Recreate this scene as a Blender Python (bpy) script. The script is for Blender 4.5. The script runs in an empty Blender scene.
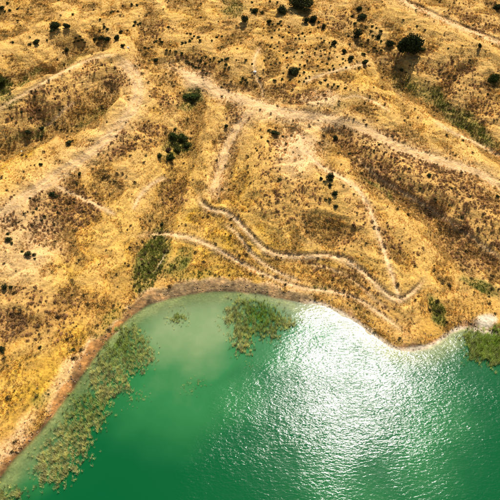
import bpy, math, random
import numpy as np

# ------------------------------------------------------------------ camera, sky, sun, exposure
SC = bpy.context.scene
COL = SC.collection
FPX = 480.0                 # focal length, in units of a 500 wide frame
CAM_Z = 80.0
PITCH = math.radians(45)

cam_d = bpy.data.cameras.new('camera')
cam_d.sensor_width = 36.0
cam_d.lens = 36.0 * FPX / 500.0
cam_d.clip_start = 0.5
cam_d.clip_end = 20000
cam = bpy.data.objects.new('camera', cam_d)
COL.objects.link(cam)
cam.location = (0, 0, CAM_Z)
cam.rotation_euler = (math.pi / 2 - PITCH, 0, 0)
SC.camera = cam

SUN_EL = math.radians(55.0)
SUN_AZ = math.radians(20.5)          # to the right of the viewing direction (+Y)
SUN_DIR = np.array([math.sin(SUN_AZ) * math.cos(SUN_EL), math.cos(SUN_AZ) * math.cos(SUN_EL), math.sin(SUN_EL)])

world = bpy.data.worlds.new('World')
SC.world = world
world.use_nodes = True
wn = world.node_tree.nodes
sky = wn.new('ShaderNodeTexSky')
sky.sky_type = 'NISHITA'
sky.sun_disc = False
sky.sun_elevation = SUN_EL
sky.sun_rotation = SUN_AZ
sky.altitude = 800
wn['Background'].inputs['Strength'].default_value = 0.07
world.node_tree.links.new(sky.outputs['Color'], wn['Background'].inputs['Color'])

sun_d = bpy.data.lights.new('sun', 'SUN')
sun_d.energy = 5.0
sun_d.angle = math.radians(0.53)
sun_d.color = (1.0, 0.95, 0.87)
sun = bpy.data.objects.new('sun', sun_d)
COL.objects.link(sun)
from mathutils import Vector, Matrix, Euler
sun.rotation_euler = Vector(SUN_DIR).to_track_quat('Z', 'Y').to_euler()
sun.location = (60, 150, 200)

SC.render.engine = 'CYCLES'
SC.view_settings.view_transform = 'Standard'
SC.view_settings.look = 'None'
SC.view_settings.gamma = 1.0
SC.view_settings.exposure = 0.58
SC.view_settings.use_curve_mapping = False
SC.cycles.use_denoising = True
SC.cycles.max_bounces = 4
SC.cycles.transparent_max_bounces = 8

# ------------------------------------------------------------------ small numeric helpers
rng = np.random.default_rng(11)
random.seed(11)
CP, SP = math.cos(PITCH), math.sin(PITCH)

def project(x, y, z):
    """world -> frame units (500 x 500); points behind the camera go far away"""
    dz = z - CAM_Z
    dep = y * CP - dz * SP
    up = y * SP + dz * CP
    ok = dep > 5
    dd = np.where(ok, dep, 1.0)
    u = np.where(ok, 250 + FPX * x / dd, -9999.0)
    v = np.where(ok, 250 - FPX * up / dd, 9999.0)
    return u, v, dep

def ray(u, v):
    a, b = (u - 250.0) / FPX, (250.0 - v) / FPX
    return np.array([a, CP + b * SP, -SP + b * CP])

def at_water(u, v):
    d = ray(u, v)
    t = -CAM_Z / d[2]
    return d[0] * t, d[1] * t

def sstep(a, b, x):
    t = np.clip((x - a) / (b - a), 0, 1)
    return t * t * (3 - 2 * t)

_perms = {}
def perlin(x, y, seed=0):
    if seed not in _perms:
        r = np.random.default_rng(seed + 977)
        p = r.permutation(512)
        a = r.random(512) * 2 * math.pi
        _perms[seed] = (np.concatenate([p, p]), np.cos(a), np.sin(a))
    P, GX, GY = _perms[seed]
    xi = np.floor(x).astype(np.int64); yi = np.floor(y).astype(np.int64)
    xf = x - xi; yf = y - yi
    def g(ix, iy, fx, fy):
        h = P[(P[ix & 511] + iy) & 511]
        return GX[h] * fx + GY[h] * fy
    sx = xf * xf * xf * (xf * (xf * 6 - 15) + 10); sy = yf * yf * yf * (yf * (yf * 6 - 15) + 10)
    n00 = g(xi, yi, xf, yf); n10 = g(xi + 1, yi, xf - 1, yf)
    n01 = g(xi, yi + 1, xf, yf - 1); n11 = g(xi + 1, yi + 1, xf - 1, yf - 1)
    a = n00 + sx * (n10 - n00); b = n01 + sx * (n11 - n01)
    return (a + sy * (b - a)) * 1.5

def fbm(x, y, wl, octs=4, seed=0, gain=0.5):
    s = np.zeros_like(x); a = 1.0; t = 0
    for k in range(octs):
        s += a * perlin(x / wl + 13.7 * k, y / wl - 7.1 * k, seed + k); t += a
        a *= gain; wl *= 0.5
    return s / t

def poly_dist(px, py, pts):
    """distance to a polyline and the side of it (positive: above it when it runs left to right in the frame)"""
    best = np.full(px.shape, 1e18); side = np.ones(px.shape); tt = np.zeros(px.shape)
    n = len(pts) - 1
    for i in range(n):
        ax, ay = pts[i]; bx, by = pts[i + 1]
        ex, ey = bx - ax, by - ay
        L = ex * ex + ey * ey + 1e-9
        t = np.clip(((px - ax) * ex + (py - ay) * ey) / L, 0, 1)
        qx = px - ax - t * ex; qy = py - ay - t * ey
        d2 = qx * qx + qy * qy
        m = d2 < best
        best = np.where(m, d2, best)
        side = np.where(m, np.sign(ey * (px - ax) - ex * (py - ay)), side)
        tt = np.where(m, (i + t) / n, tt)
    return np.sqrt(best), side, tt

def smooth_line(pts, per=5):
    """Catmull-Rom through the points"""
    P = [np.array(p, float) for p in pts]
    P = [2 * P[0] - P[1]] + P + [2 * P[-1] - P[-2]]
    out = []
    for i in range(1, len(P) - 2):
        for k in range(per):
            t = k / per
            a, b, c, d = P[i - 1], P[i], P[i + 1], P[i + 2]
            out.append(tuple(0.5 * ((2 * b) + (c - a) * t + (2 * a - 5 * b + 4 * c - d) * t * t + (3 * b - a - 3 * c + d) * t ** 3)))
    out.append(tuple(P[-2]))
    return out

def in_poly(px, py, poly):
    inside = np.zeros(px.shape, bool)
    n = len(poly)
    for i in range(n):
        x1, y1 = poly[i]; x2, y2 = poly[(i + 1) % n]
        c = ((y1 > py) != (y2 > py)) & (px < (x2 - x1) * (py - y1) / (y2 - y1 + 1e-12) + x1)
        inside ^= c
    return inside

def blob(u, v, cu, cv, ru, rv, ang=0.0, soft=0.35):
    c, s = math.cos(math.radians(ang)), math.sin(math.radians(ang))
    du, dv = u - cu, v - cv
    q = np.sqrt(((du * c + dv * s) / ru) ** 2 + ((-du * s + dv * c) / rv) ** 2)
    return 1 - sstep(1 - soft, 1 + soft, q)

# ------------------------------------------------------------------ the lake's outline
SHORE_PX = [(-45, 528), (-20, 500), (0, 478), (10, 463), (25, 447), (45, 425), (60, 404), (75, 385), (90, 362), (103, 345), (118, 328),
            (132, 315), (150, 304), (170, 298), (195, 293), (225, 291), (255, 293), (275, 297), (300, 302), (320, 305), (335, 311),
            (350, 319), (365, 329), (380, 340), (392, 348), (405, 351), (420, 350), (432, 346), (445, 338), (455, 331), (465, 329),
            (477, 331), (490, 333), (503, 332), (520, 327), (545, 322)]
mid = [at_water(*p) for p in smooth_line(SHORE_PX, 3)]
SHORE = [(-900, -1500), (-420, -420), (-190, -120), (-95, -30), (-66, 4)] + mid + [(78, 62), (110, 70), (160, 55), (260, -10), (520, -300), (1100, -1500)]
LAKE_POLY = SHORE

def shore_dist(x, y):
    d, _, _ = poly_dist(x, y, SHORE)
    return np.where(in_poly(x, y, LAKE_POLY), -d, d)

# a blurred copy of the distance field takes the creases out of the slope inland
_g = np.arange(-360, 361, 2.0)
_gx, _gy = np.meshgrid(_g, _g)
_gd = shore_dist(_gx, _gy)
_k = np.exp(-0.5 * (np.arange(-24, 25) / 8.0) ** 2); _k /= _k.sum()
_gb = np.apply_along_axis(lambda r: np.convolve(np.pad(r, 24, mode='edge'), _k, 'valid'), 1, _gd)
_gb = np.apply_along_axis(lambda r: np.convolve(np.pad(r, 24, mode='edge'), _k, 'valid'), 0, _gb)

def blurred(x, y):
    fx = np.clip((x + 360) / 2, 0, len(_g) - 1.001); fy = np.clip((y + 360) / 2, 0, len(_g) - 1.001)
    ix = fx.astype(int); iy = fy.astype(int); ax = fx - ix; ay = fy - iy
    return (_gb[iy, ix] * (1 - ax) + _gb[iy, ix + 1] * ax) * (1 - ay) + (_gb[iy + 1, ix] * (1 - ax) + _gb[iy + 1, ix + 1] * ax) * ay

# ------------------------------------------------------------------ tracks, gullies and knolls (frame units, laid on the ground below)
# name, points, half width, terrace height (m), paleness, label
TRACKS = [
    ('dirt_track', [(-40, 238), (0, 214), (25, 197), (50, 181), (75, 163), (98, 147), (118, 128), (132, 110), (138, 93), (135, 76), (124, 64), (108, 58)],
     5.4, 0.0, 0.9, 'wide pale dirt track climbing the left ridge in a long bend'),
    ('foot_trail', [(197, 186), (199, 198), (204, 206), (214, 211), (226, 213), (236, 220), (246, 231), (256, 242), (268, 252), (284, 256), (304, 257), (324, 256),
                    (342, 259), (356, 267), (368, 277), (379, 288), (390, 297), (400, 300), (411, 294), (421, 284), (428, 272)],
     2.0, 0.6, 1.0, 'narrow worn trail winding across the slope above the glinting water'),
    ('foot_trail', [(120, 238), (150, 235), (172, 235), (196, 240), (216, 249), (232, 258), (250, 268), (268, 276), (288, 284), (306, 289), (326, 291),
                    (346, 295), (362, 302), (380, 314), (396, 326), (410, 338)],
     1.7, 0.35, 1.0, 'lower trail running just above the bank from green patch to headland'),
    ('foot_trail', [(222, 222), (236, 233), (246, 246), (256, 258), (270, 268), (286, 276), (304, 283)],
     1.5, 0.3, 0.9, 'short middle trail linking the upper and lower lakeside trails'),
    ('dirt_track', [(258, 104), (245, 118), (234, 133), (226, 150), (220, 168), (216, 186), (214, 203)],
     4.6, 0.0, 0.95, 'broad pinkish worn chute dropping down to the winding trail'),
    ('dirt_track', [(150, 62), (175, 68), (200, 82), (226, 94), (256, 104), (284, 112), (312, 116), (344, 121), (372, 133), (398, 146), (424, 156), (450, 164),
                    (476, 172), (500, 186), (540, 208)],
     4.2, 0.2, 1.0, 'broad pale track crossing the middle of the hillside to the right edge'),
    ('foot_trail', [(296, 118), (298, 134), (306, 152), (322, 167), (342, 178), (356, 188), (366, 202), (373, 218), (379, 236), (385, 254), (391, 272), (396, 288), (399, 300), (401, 308)],
     2.0, 0.0, 1.0, 'bright straight trail running down the spur to the winding trail'),
    ('dirt_track', [(385, -18), (404, 1), (424, 11), (446, 21), (470, 31), (500, 43), (540, 60)],
     2.2, 0.5, 0.7, 'dark edged track crossing the upper right corner'),
    ('foot_trail', [(262, 104), (262, 88), (256, 76), (254, 60), (262, 44)],
     1.2, 0.0, 0.7, 'faint trail climbing the upper slope between small shrubs'),
    ('foot_trail', [(300, 84), (322, 75), (346, 68), (372, 62)],
     1.3, 0.1, 0.8, 'faint pale trail below the row of shrubs near the top'),
    ('foot_trail', [(52, 184), (72, 194), (96, 205), (118, 216)],
     1.4, 0.1, 0.9, 'faint trail cutting down the left slope away from the wide track'),
    ('foot_trail', [(132, 212), (140, 196), (152, 184), (168, 176)],
     1.7, 0.1, 0.8, 'short curved trail below the dark green bushes'),
    ('foot_trail', [(-20, 120), (4, 106), (28, 92), (52, 78), (76, 66), (100, 57), (122, 55)],
     1.6, 0.25, 0.6, 'pale crest line rounding the top of the left knoll'),
    ('foot_trail', [(44, 128), (56, 118), (66, 108), (76, 102)],
     1.2, 0.0, 0.7, 'short faint trail on the right flank of the left knoll'),
    ('foot_trail', [(352, 152), (374, 174), (398, 190), (424, 205), (450, 222), (480, 244), (520, 274)],
     1.5, 0.5, 0.55, 'dark edged terrace trail along the foot of the reddish brown slope'),
    ('foot_trail', [(430, 118), (452, 132), (474, 142), (500, 156), (530, 172)],
     1.5, 0.2, 0.65, 'pale trail on the near side of the green gully at right'),
    ('foot_trail', [(300, 262), (326, 268), (346, 276), (362, 288), (378, 302), (392, 312)],
     1.3, 0.3, 0.5, 'thin terrace line between the two lakeside trails on the headland'),
    ('foot_trail', [(340, 100), (356, 96), (376, 103), (392, 112)],
     1.2, 0.2, 0.6, 'short curved line around the low mound above the broad track'),
]
for _i, _t in enumerate(TRACKS):
    TRACKS[_i] = (_t[0], smooth_line(_t[1], 4)) + _t[2:]

# points, height (m, negative = gully), half width
FOLDS = [
    ([(-40, 225), (0, 205), (50, 176), (98, 142), (134, 98)], 1.8, 17),
    ([(-40, 165), (0, 148), (40, 132), (80, 116), (112, 98)], -2.4, 11),
    ([(-30, 118), (20, 108), (60, 92), (100, 72), (120, 58)], 2.6, 18),
    ([(-30, 100), (0, 88), (28, 76), (52, 67), (76, 52), (96, 44)], -2.6, 9),
    ([(-30, 70), (10, 52), (40, 44), (70, 30)], 1.8, 14),
    ([(196, 96), (190, 120), (182, 150), (172, 190), (160, 230), (150, 268)], -2.2, 14),
    ([(130, 120), (140, 160), (130, 200), (110, 240)], 1.4, 18),
    ([(60, 230), (75, 270), (70, 310)], -1.0, 14),
    ([(392, 74), (410, 84), (434, 99), (466, 120), (500, 147), (540, 176)], -2.6, 13),
    ([(330, 100), (300, 104), (286, 101)], -1.2, 8),
    ([(330, 128), (352, 152), (378, 176), (418, 204), (455, 232), (500, 268), (540, 300)], -1.7, 12),
    ([(360, 150), (400, 172), (450, 200), (510, 235)], 1.5, 13),
    ([(440, 235), (462, 262), (482, 286), (510, 306)], -1.4, 10),
    ([(395, 20), (430, 34), (470, 54), (520, 80)], 2.6, 16),
    ([(440, 92), (452, 78), (470, 68)], -1.0, 7),
    ([(150, 60), (185, 64), (225, 84), (270, 96)], -0.9, 8),
    ([(170, 40), (210, 52), (250, 66)], 1.3, 14),
    ([(216, 120), (208, 150), (204, 184)], 1.0, 9),
    ([(258, 120), (264, 160), (262, 205), (274, 236)], 1.2, 16),
    ([(232, 130), (222, 165), (214, 200)], -1.0, 8),
    ([(340, 30), (370, 46), (384, 60)], -1.2, 10),
    ([(310, 108), (352, 106), (390, 118)], 1.3, 9),
    ([(340, 200), (366, 232), (380, 270)], 1.2, 16),
    ([(400, 232), (420, 262), (424, 300)], 0.9, 14),
]
DOMES = [(292, 196, 46, 40, 4.2), (45, 100, 40, 20, 1.2), (30, 270, 40, 40, 1.0), (300, 108, 26, 7, 1.1), (455, 60, 36, 16, 1.6), (205, 78, 12, 7, 0.8),
         (400, 318, 22, 16, 0.9), (350, 96, 24, 9, 1.0), (448, 130, 28, 10, 1.0)]

def base_height(x, y):
    d = shore_dist(x, y)
    w = sstep(3, 16, d)
    de = d * (1 - w) + np.where(np.abs(x) + np.abs(y) < 640, np.maximum(blurred(x, y), 1.0), d) * w
    de = np.minimum(de, 160) + 120 * (1 - np.exp(-np.maximum(de - 160, 0) / 120))
    land = 0.62 * sstep(0, 2.2, d) + 0.215 * np.maximum(de, 0) - 0.085 * 22 * (1 - np.exp(-np.maximum(de, 0) / 22))
    dw = np.maximum(-d, 0)
    bed = -(0.05 * dw + 0.17 * np.maximum(dw - 2.5, 0))
    bed = -7 * (1 - np.exp(bed / 7))
    return d, np.where(d > 0, land, bed)

def terracette(x, y, zs):
    """narrow grazing steps that follow the contour"""
    w = perlin(x / 14, y / 14, 83) * 0.9
    return perlin(x / 9 + 5, zs / 0.30 + w, 81) + 0.6 * perlin(x / 5, zs / 0.17 + w, 82)

def full_height(x, y):
    d, z0 = base_height(x, y)
    fade = sstep(2.0, 14, d)
    nz = 2.3 * fbm(x, y, 46, 3, 1) + fade * 0
    rid = 1 - np.abs(fbm(x + 3 * perlin(x / 9, y / 9, 77), y, 13, 3, 9)) * 2.2
    far = sstep(170, 420, np.hypot(x, y - 90))
    nz = nz + 0.95 * rid + far * 16 * fbm(x, y, 240, 3, 30)
    z = z0 + fade * nz
    zb = z
    nearmask = (np.abs(x) < 190) & (y > 5) & (y < 330)
    # folds and knolls first, on the smooth slope; then the tracks, on the folded one
    u, v, dep = project(x, y, zb)
    uu, vv = u[nearmask], v[nearmask]
    a = np.zeros_like(uu)
    wob = 5 * perlin(uu / 22, vv / 22, 51)
    for pts, h, w in FOLDS:
        dd, _, _ = poly_dist(uu + wob, vv + wob * 0.7, pts)
        a += 1.2 * h * np.exp(-np.abs(dd / (w * 1.05)) ** 1.6)
    for cu, cv, ru, rv, h in DOMES:
        a += h * np.exp(-0.9 * (((uu - cu) / ru) ** 2 + ((vv - cv) / rv) ** 2))
    z = zb.copy(); sh = sstep(1.0, 8.0, d); shf = sstep(2.0, 24.0, d)
    z[nearmask] += (a * shf[nearmask])
    u, v, dep = project(x, y, z)
    uu, vv = u[nearmask], v[nearmask]
    a = np.zeros_like(uu)
    for nm, pts, w, h, pale, lab in TRACKS:
        dd, side, t = poly_dist(uu, vv, pts)
        e = sstep(0, 0.08, t) * (1 - sstep(0.92, 1, t))
        if h > 0:
            s = dd * side
            up = sstep(w - 0.3, w + 1.6, s) * np.exp(-np.maximum(s - w, 0) / 16)
            dn = sstep(w - 0.3, w + 2.5, -s) * np.exp(-np.maximum(-s - w, 0) / 14)
            a += e * h * (0.85 * up - 0.6 * dn)
        else:
            a -= e * 0.22 * (1 - sstep(w * 0.6, w * 1.3, dd))
    z[nearmask] += a * sh[nearmask]
    zs = z.copy()
    z = z + 0.15 * terracette(x, y, zs) * sstep(2, 9, d)
    fine = 0.11 * fbm(x, y, 2.4, 3, 60) + 0.07 * perlin(x / 0.9, y / 0.9, 66)
    z = z + sstep(0.8, 5.0, d) * fine * 1.0
    z = z + np.where(d > 0, 0.10 * sstep(0.3, 2.5, d) * perlin(x / 1.6, y / 1.6, 71), 0.05 * perlin(x / 2.5, y / 2.5, 72))
    z = np.where(d > 0, np.maximum(z, 0.10 + 0.25 * sstep(0.2, 3, d)) * sstep(0, 0.6, d) + np.minimum(z, 0.2) * (1 - sstep(0, 0.6, d)), z)
    return d, z, zs

def grid_axis(lo, hi, step, far_lo, far_hi, growth=1.35):
    a = list(np.arange(lo, hi + 1e-6, step))
    s, x = step, hi
    while x < far_hi:
        s *= growth; x += s; a.append(x)
    s, x = step, lo
    while x > far_lo:
        s *= growth; x -= s; a.insert(0, x)
    return np.array(a)

GX = grid_axis(-122, 122, 0.34, -2500, 2500)
GY = grid_axis(18, 214, 0.34, -2500, 3200)
X, Y = np.meshgrid(GX, GY)
X = X.ravel(); Y = Y.ravel()
D, Z, ZS = full_height(X, Y)
U, V, DEP = project(X, Y, Z)
NX, NY = len(GX), len(GY)
ZG = Z.reshape(NY, NX)

# where the ground bulges (worn, pale) and where it is hollow (damper, browner)
def _smooth(A, m):
    k = max(2, int(m / 0.34)); q = np.exp(-0.5 * (np.arange(-2 * k, 2 * k + 1) / k) ** 2); q /= q.sum()
    f = lambda r: np.convolve(np.pad(r, 2 * k, mode='edge'), q, 'valid')
    return np.apply_along_axis(f, 0, np.apply_along_axis(f, 1, A))
_zs = ZS.reshape(NY, NX)
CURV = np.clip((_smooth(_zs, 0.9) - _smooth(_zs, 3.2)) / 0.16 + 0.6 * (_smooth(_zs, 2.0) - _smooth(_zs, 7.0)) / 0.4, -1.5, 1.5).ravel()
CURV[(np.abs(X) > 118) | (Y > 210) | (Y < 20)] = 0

def sample(field, x, y):
    F = field.reshape(NY, NX)
    ix = np.clip(np.searchsorted(GX, x) - 1, 0, NX - 2); iy = np.clip(np.searchsorted(GY, y) - 1, 0, NY - 2)
    ax = (x - GX[ix]) / (GX[ix + 1] - GX[ix]); ay = (y - GY[iy]) / (GY[iy + 1] - GY[iy])
    return (F[iy, ix] * (1 - ax) + F[iy, ix + 1] * ax) * (1 - ay) + (F[iy + 1, ix] * (1 - ax) + F[iy + 1, ix + 1] * ax) * ay

def on_ground(u, v):
    """where the line of sight through (u, v) meets the ground"""
    d = ray(u, v)
    t = np.arange(30, 700, 0.4)
    px, py, pz = d[0] * t, d[1] * t, CAM_Z + d[2] * t
    h = sample(Z, px, py)
    k = np.argmax(pz < h)
    t0, t1 = t[k - 1], t[k]
    for _ in range(12):
        tm = (t0 + t1) / 2
        if CAM_Z + d[2] * tm < sample(Z, np.array([d[0] * tm]), np.array([d[1] * tm]))[0]: t1 = tm
        else: t0 = tm
    return d[0] * t1, d[1] * t1, CAM_Z + d[2] * t1, t1

# ------------------------------------------------------------------ what covers the ground, per vertex
def lerp3(a, b, t):
    return a + (b - a) * t[:, None]

GOLD = np.array([0.50, 0.268, 0.05]); YELLOW = np.array([0.54, 0.305, 0.022]); PALE = np.array([0.56, 0.345, 0.135])
BROWN = np.array([0.29, 0.14, 0.05]); EARTH = np.array([0.36, 0.185, 0.07]); GREEN = np.array([0.13, 0.125, 0.022])
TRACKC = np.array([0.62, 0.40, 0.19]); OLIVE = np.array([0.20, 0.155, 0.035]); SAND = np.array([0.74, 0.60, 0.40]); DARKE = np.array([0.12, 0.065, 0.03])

BROWN_BLOBS = [(45, 102, 40, 17, -30, .9), (85, 80, 28, 13, -35, .6), (28, 128, 28, 8, -30, .5), (118, 78, 16, 13, 0, .55), (135, 140, 34, 14, -25, .75), (165, 98, 16, 8, 30, .5),
               (75, 205, 28, 20, 25, .75), (35, 215, 40, 26, 10, .6), (30, 315, 46, 26, -5, .75), (60, 330, 25, 14, 0, .4),
               (425, 182, 92, 26, 30, 1.0), (385, 158, 36, 15, 28, 1.0), (480, 226, 38, 18, 35, .9), (290, 200, 38, 22, 0, .7), (268, 160, 14, 26, 0, .6),
               (240, 116, 20, 8, 10, .5), (290, 93, 20, 7, 10, .45), (460, 80, 30, 20, 20, .6), (480, 105, 30, 14, 30, .6), (480, 20, 34, 8, 20, .5), (335, 20, 22, 9, -10, .5),
               (400, 245, 30, 13, 35, .45), (470, 255, 40, 15, 30, .5), (360, 212, 12, 22, -25, .6), (335, 272, 46, 8, 14, .4), (385, 305, 24, 8, 40, .5),
               (365, 95, 24, 6, 22, .55), (310, 100, 18, 4, 5, .5), (200, 65, 24, 7, 20, .5), (345, 230, 18, 26, -20, .35), (175, 195, 18, 12, 0, .45), (160, 30, 26, 10, -20, .3), (425, 62, 25, 14, 25, .5)]
YELLOW_BLOBS = [(225, 240, 60, 42, 0, .9), (30, 385, 40, 30, -40, 1.0), (70, 340, 24, 16, -40, .8), (15, 162, 28, 5, -28, 1.0), (230, 190, 40, 40, 0, .6), (110, 240, 34, 50, 0, .5),
                (330, 210, 16, 30, 0, .35), (400, 270, 26, 30, 0, .4), (330, 265, 60, 12, 5, .6), (180, 175, 26, 30, 0, .5), (365, 86, 30, 12, 20, .4), (195, 15, 30, 10, 0, .3), (60, 270, 40, 14, 0, .5), (20, 415, 20, 20, -40, .5)]
GREEN_BLOBS = [(152, 262, 15, 32, 24, 1.0), (178, 262, 8, 18, 30, .8), (190, 276, 34, 8, 0, .45), (191, 94, 8, 9, 0, 1.0), (187, 108, 8, 7, 0, .5), (176, 146, 14, 13, -20, .6), (436, 310, 7, 18, -25, .8), (482, 287, 24, 7, 32, .9),
               (425, 92, 30, 9, 33, .6), (465, 122, 42, 11, 35, .65), (400, 80, 14, 6, 35, .4), (0, 84, 14, 12, 0, .8), (6, 98, 12, 9, 0, .6), (330, 104, 22, 4, 6, .4), (110, 322, 10, 22, 35, .5), (40, 402, 14, 7, -30, .6),
               (30, 133, 30, 6, -28, .5), (90, 118, 26, 6, -32, .4), (72, 60, 20, 4, -30, .4), (30, 77, 20, 3, -28, .6), (422, 206, 26, 4, 38, .3), (380, 190, 22, 3, 38, .5), (324, 288, 10, 4, 20, .6), (365, 312, 14, 4, 35, .35), (235, 8, 14, 9, 0, .45), (206, 270, 40, 6, 5, .3), (496, 80, 8, 5, 0, .5)]

def cover(x, y, u, v, d, zs, curv):
    ter = terracette(x, y, zs)
    n1 = fbm(x, y, 26, 4, 100); n2 = fbm(x, y, 9, 4, 110); n3 = fbm(x, y, 3.2, 3, 120); n4 = perlin(x / 0.8, y / 0.8, 130)
    wu = u + 5 * n2 * 2 + 3 * n3; wv = v + 5 * fbm(x, y, 10, 3, 140) * 2 + 3 * n4 * 0.5
    brown = np.zeros_like(x); yel = np.zeros_like(x); gre = np.zeros_like(x)
    for cu, cv, ru, rv, a, s in BROWN_BLOBS: brown = np.maximum(brown, s * blob(wu, wv, cu, cv, ru, rv, a, .45))
    for cu, cv, ru, rv, a, s in YELLOW_BLOBS: yel = np.maximum(yel, s * blob(wu, wv, cu, cv, ru, rv, a, .6))
    for cu, cv, ru, rv, a, s in GREEN_BLOBS: gre = np.maximum(gre, s * blob(wu, wv, cu, cv, ru, rv, a, .4))
    out = (u < -40) | (u > 540) | (v < -40) | (v > 545)
    brown = np.maximum(brown, np.where(out, 0.8, 0.16) * sstep(0.08, 0.4, n1 + 0.5 * n2))
    brown = np.clip(brown * (0.95 + 0.7 * n3 - 0.25 * curv), 0, 1)
    yel = np.clip(yel + np.where(out, 0.3, 0) * sstep(0, 0.3, n2), 0, 1)
    c = np.repeat(GOLD[None, :], len(x), 0)
    c = lerp3(c, PALE, np.clip(0.25 + 1.4 * n2, 0, 1) * 0.4)
    c = lerp3(c, YELLOW, np.clip(yel * (0.8 + 1.2 * n2), 0, 1))
    inl = sstep(3, 9, d)
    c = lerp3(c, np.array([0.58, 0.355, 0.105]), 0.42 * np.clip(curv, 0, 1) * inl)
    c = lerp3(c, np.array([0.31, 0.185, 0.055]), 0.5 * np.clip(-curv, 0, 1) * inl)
    c = lerp3(c, BROWN, np.clip(0.47 * brown, 0, 1))
    c = lerp3(c, OLIVE, np.clip(gre * (0.9 + n3), 0, 1) * 0.6)
    c = lerp3(c, GREEN, np.clip(gre * (1.0 + 1.4 * n3) - 0.25, 0, 1) * 0.9)
    # tracks
    tid = np.full(len(x), -1); bare = np.zeros_like(x)
    near = (~out) & (d > 0.5)
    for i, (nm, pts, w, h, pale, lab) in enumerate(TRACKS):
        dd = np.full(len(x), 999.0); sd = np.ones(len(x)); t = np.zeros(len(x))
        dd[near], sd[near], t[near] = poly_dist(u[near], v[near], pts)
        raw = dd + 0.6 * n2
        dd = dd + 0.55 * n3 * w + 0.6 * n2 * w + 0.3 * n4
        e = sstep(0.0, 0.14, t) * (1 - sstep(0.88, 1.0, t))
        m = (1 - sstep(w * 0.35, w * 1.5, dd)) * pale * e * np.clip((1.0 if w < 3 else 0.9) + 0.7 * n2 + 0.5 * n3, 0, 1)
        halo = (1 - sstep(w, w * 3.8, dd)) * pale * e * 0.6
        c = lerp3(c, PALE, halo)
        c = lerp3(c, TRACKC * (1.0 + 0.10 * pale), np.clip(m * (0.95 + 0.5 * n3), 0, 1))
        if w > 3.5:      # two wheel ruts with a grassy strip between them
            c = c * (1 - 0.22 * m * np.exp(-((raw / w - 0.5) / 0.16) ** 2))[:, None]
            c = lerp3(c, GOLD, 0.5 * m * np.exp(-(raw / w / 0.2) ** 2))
        if h > 0.2:      # uphill cut bank: dark earth, with the bank's own shade painted in
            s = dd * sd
            bank_shade = sstep(w * 0.9, w * 1.2, s) * (1 - sstep(w * 1.2 + 0.8, w * 1.2 + 2.2, s)) * e * np.clip(0.75 + 1.2 * n2, 0, 1) * min(1, h * 2)
            c = lerp3(c, DARKE, 0.8 * bank_shade)
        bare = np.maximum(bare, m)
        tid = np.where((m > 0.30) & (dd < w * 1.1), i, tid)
    pk = 0.75 * blob(wu, wv, 200, 80, 14, 8, 15, .5)
    pk = np.maximum(pk, 0.8 * blob(wu, wv, 322, 98, 18, 7, 10, .5)); pk = np.maximum(pk, 0.7 * blob(wu, wv, 228, 98, 18, 7, 20, .5))
    pk = np.maximum(pk, 0.8 * blob(wu, wv, 300, 150, 22, 24, 0, .5)); pk = np.maximum(pk, 0.6 * blob(wu, wv, 70, 372, 8, 36, 38, .5)); pk = np.maximum(pk, 0.7 * blob(wu, wv, 8, 445, 10, 38, 38, .5))
    pk = np.maximum(pk, 0.5 * blob(wu, wv, 20, 245, 40, 40, 0, .5)); pk = np.maximum(pk, 0.55 * blob(wu, wv, 300, 118, 46, 9, 8, .5))
    c = lerp3(c, TRACKC, np.clip(pk, 0, 1)); bare = np.maximum(bare, pk * 0.55)
    bare = np.maximum(bare, blob(wu, wv, 160, 262, 1.0, 13, 28, .5) * 0.8)
    c = lerp3(c, SAND * 0.75, blob(u + 2 * n3, v + n3, 160, 262, 0.9, 12, 28, .6) * 0.6)
    # bank and waterline
    left = 1 - sstep(160, 260, u)
    bankw = np.maximum(0.3, 0.8 + 1.4 * blob(u, v, 205, 290, 75, 30, 0, .5) + 0.25 * left + 1.9 * n2 + 0.9 * n3)
    bank = (1 - sstep(bankw * 0.8, bankw * 1.25, d)) * (d > -3)
    orange = np.array([0.36, 0.165, 0.045]); grey = np.array([0.28, 0.18, 0.08])
    bc = lerp3(np.repeat(grey[None, :], len(x), 0), orange, np.clip(0.85 * (1 - sstep(110, 175, u)) + 0.8 * n3, 0, 1))
    bc = lerp3(bc, EARTH, sstep(300, 380, u))
    bc = bc * (0.85 + 0.9 * n3 + 0.5 * n4)[:, None]
    bc = bc * (1 - 0.45 * (1 - sstep(0.15, 0.7, d + 0.5 * n3)))[:, None]     # wet soil at the waterline
    c = lerp3(c, bc, np.clip(bank, 0, 1))
    lip = sstep(bankw * 0.85, bankw * 1.05, d) * (1 - sstep(bankw * 1.1, bankw * 1.1 + 0.9, d)) * np.clip(0.5 + 2.2 * n3, 0, 1) * (1 - sstep(300, 330, u))
    c = lerp3(c, TRACKC, lip * 0.7)
    edge = (1 - sstep(0.35, 0.8, d + 0.4 * n3)) * sstep(295, 320, u) * (d > -0.5)
    c = lerp3(c, SAND * 0.85, 0.8 * edge)
    spit = blob(u + 4 * n3, v + 2 * n2, 485, 322, 11, 7.5, -12, .35) * (d > 0.1)
    c = lerp3(c, SAND * 0.88, spit); bare = np.maximum(bare, spit)
    drk = blob(u, v, 474, 323, 5, 4, 0, .6)
    c = lerp3(c, DARKE * 1.6, 0.6 * drk)
    bare = np.maximum(bare, np.clip(bank * 1.1, 0, 1))
    # lake bed: silt and weed
    wetm = sstep(0.15, -0.5, d) if False else 1 - sstep(-0.9, 0.1, d)
    bed = lerp3(np.repeat(np.array([[0.34, 0.31, 0.15]]), len(x), 0), np.array([0.19, 0.19, 0.075]), np.clip(0.35 + 1.8 * n2, 0, 1))
    c = lerp3(c, bed, wetm)
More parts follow.
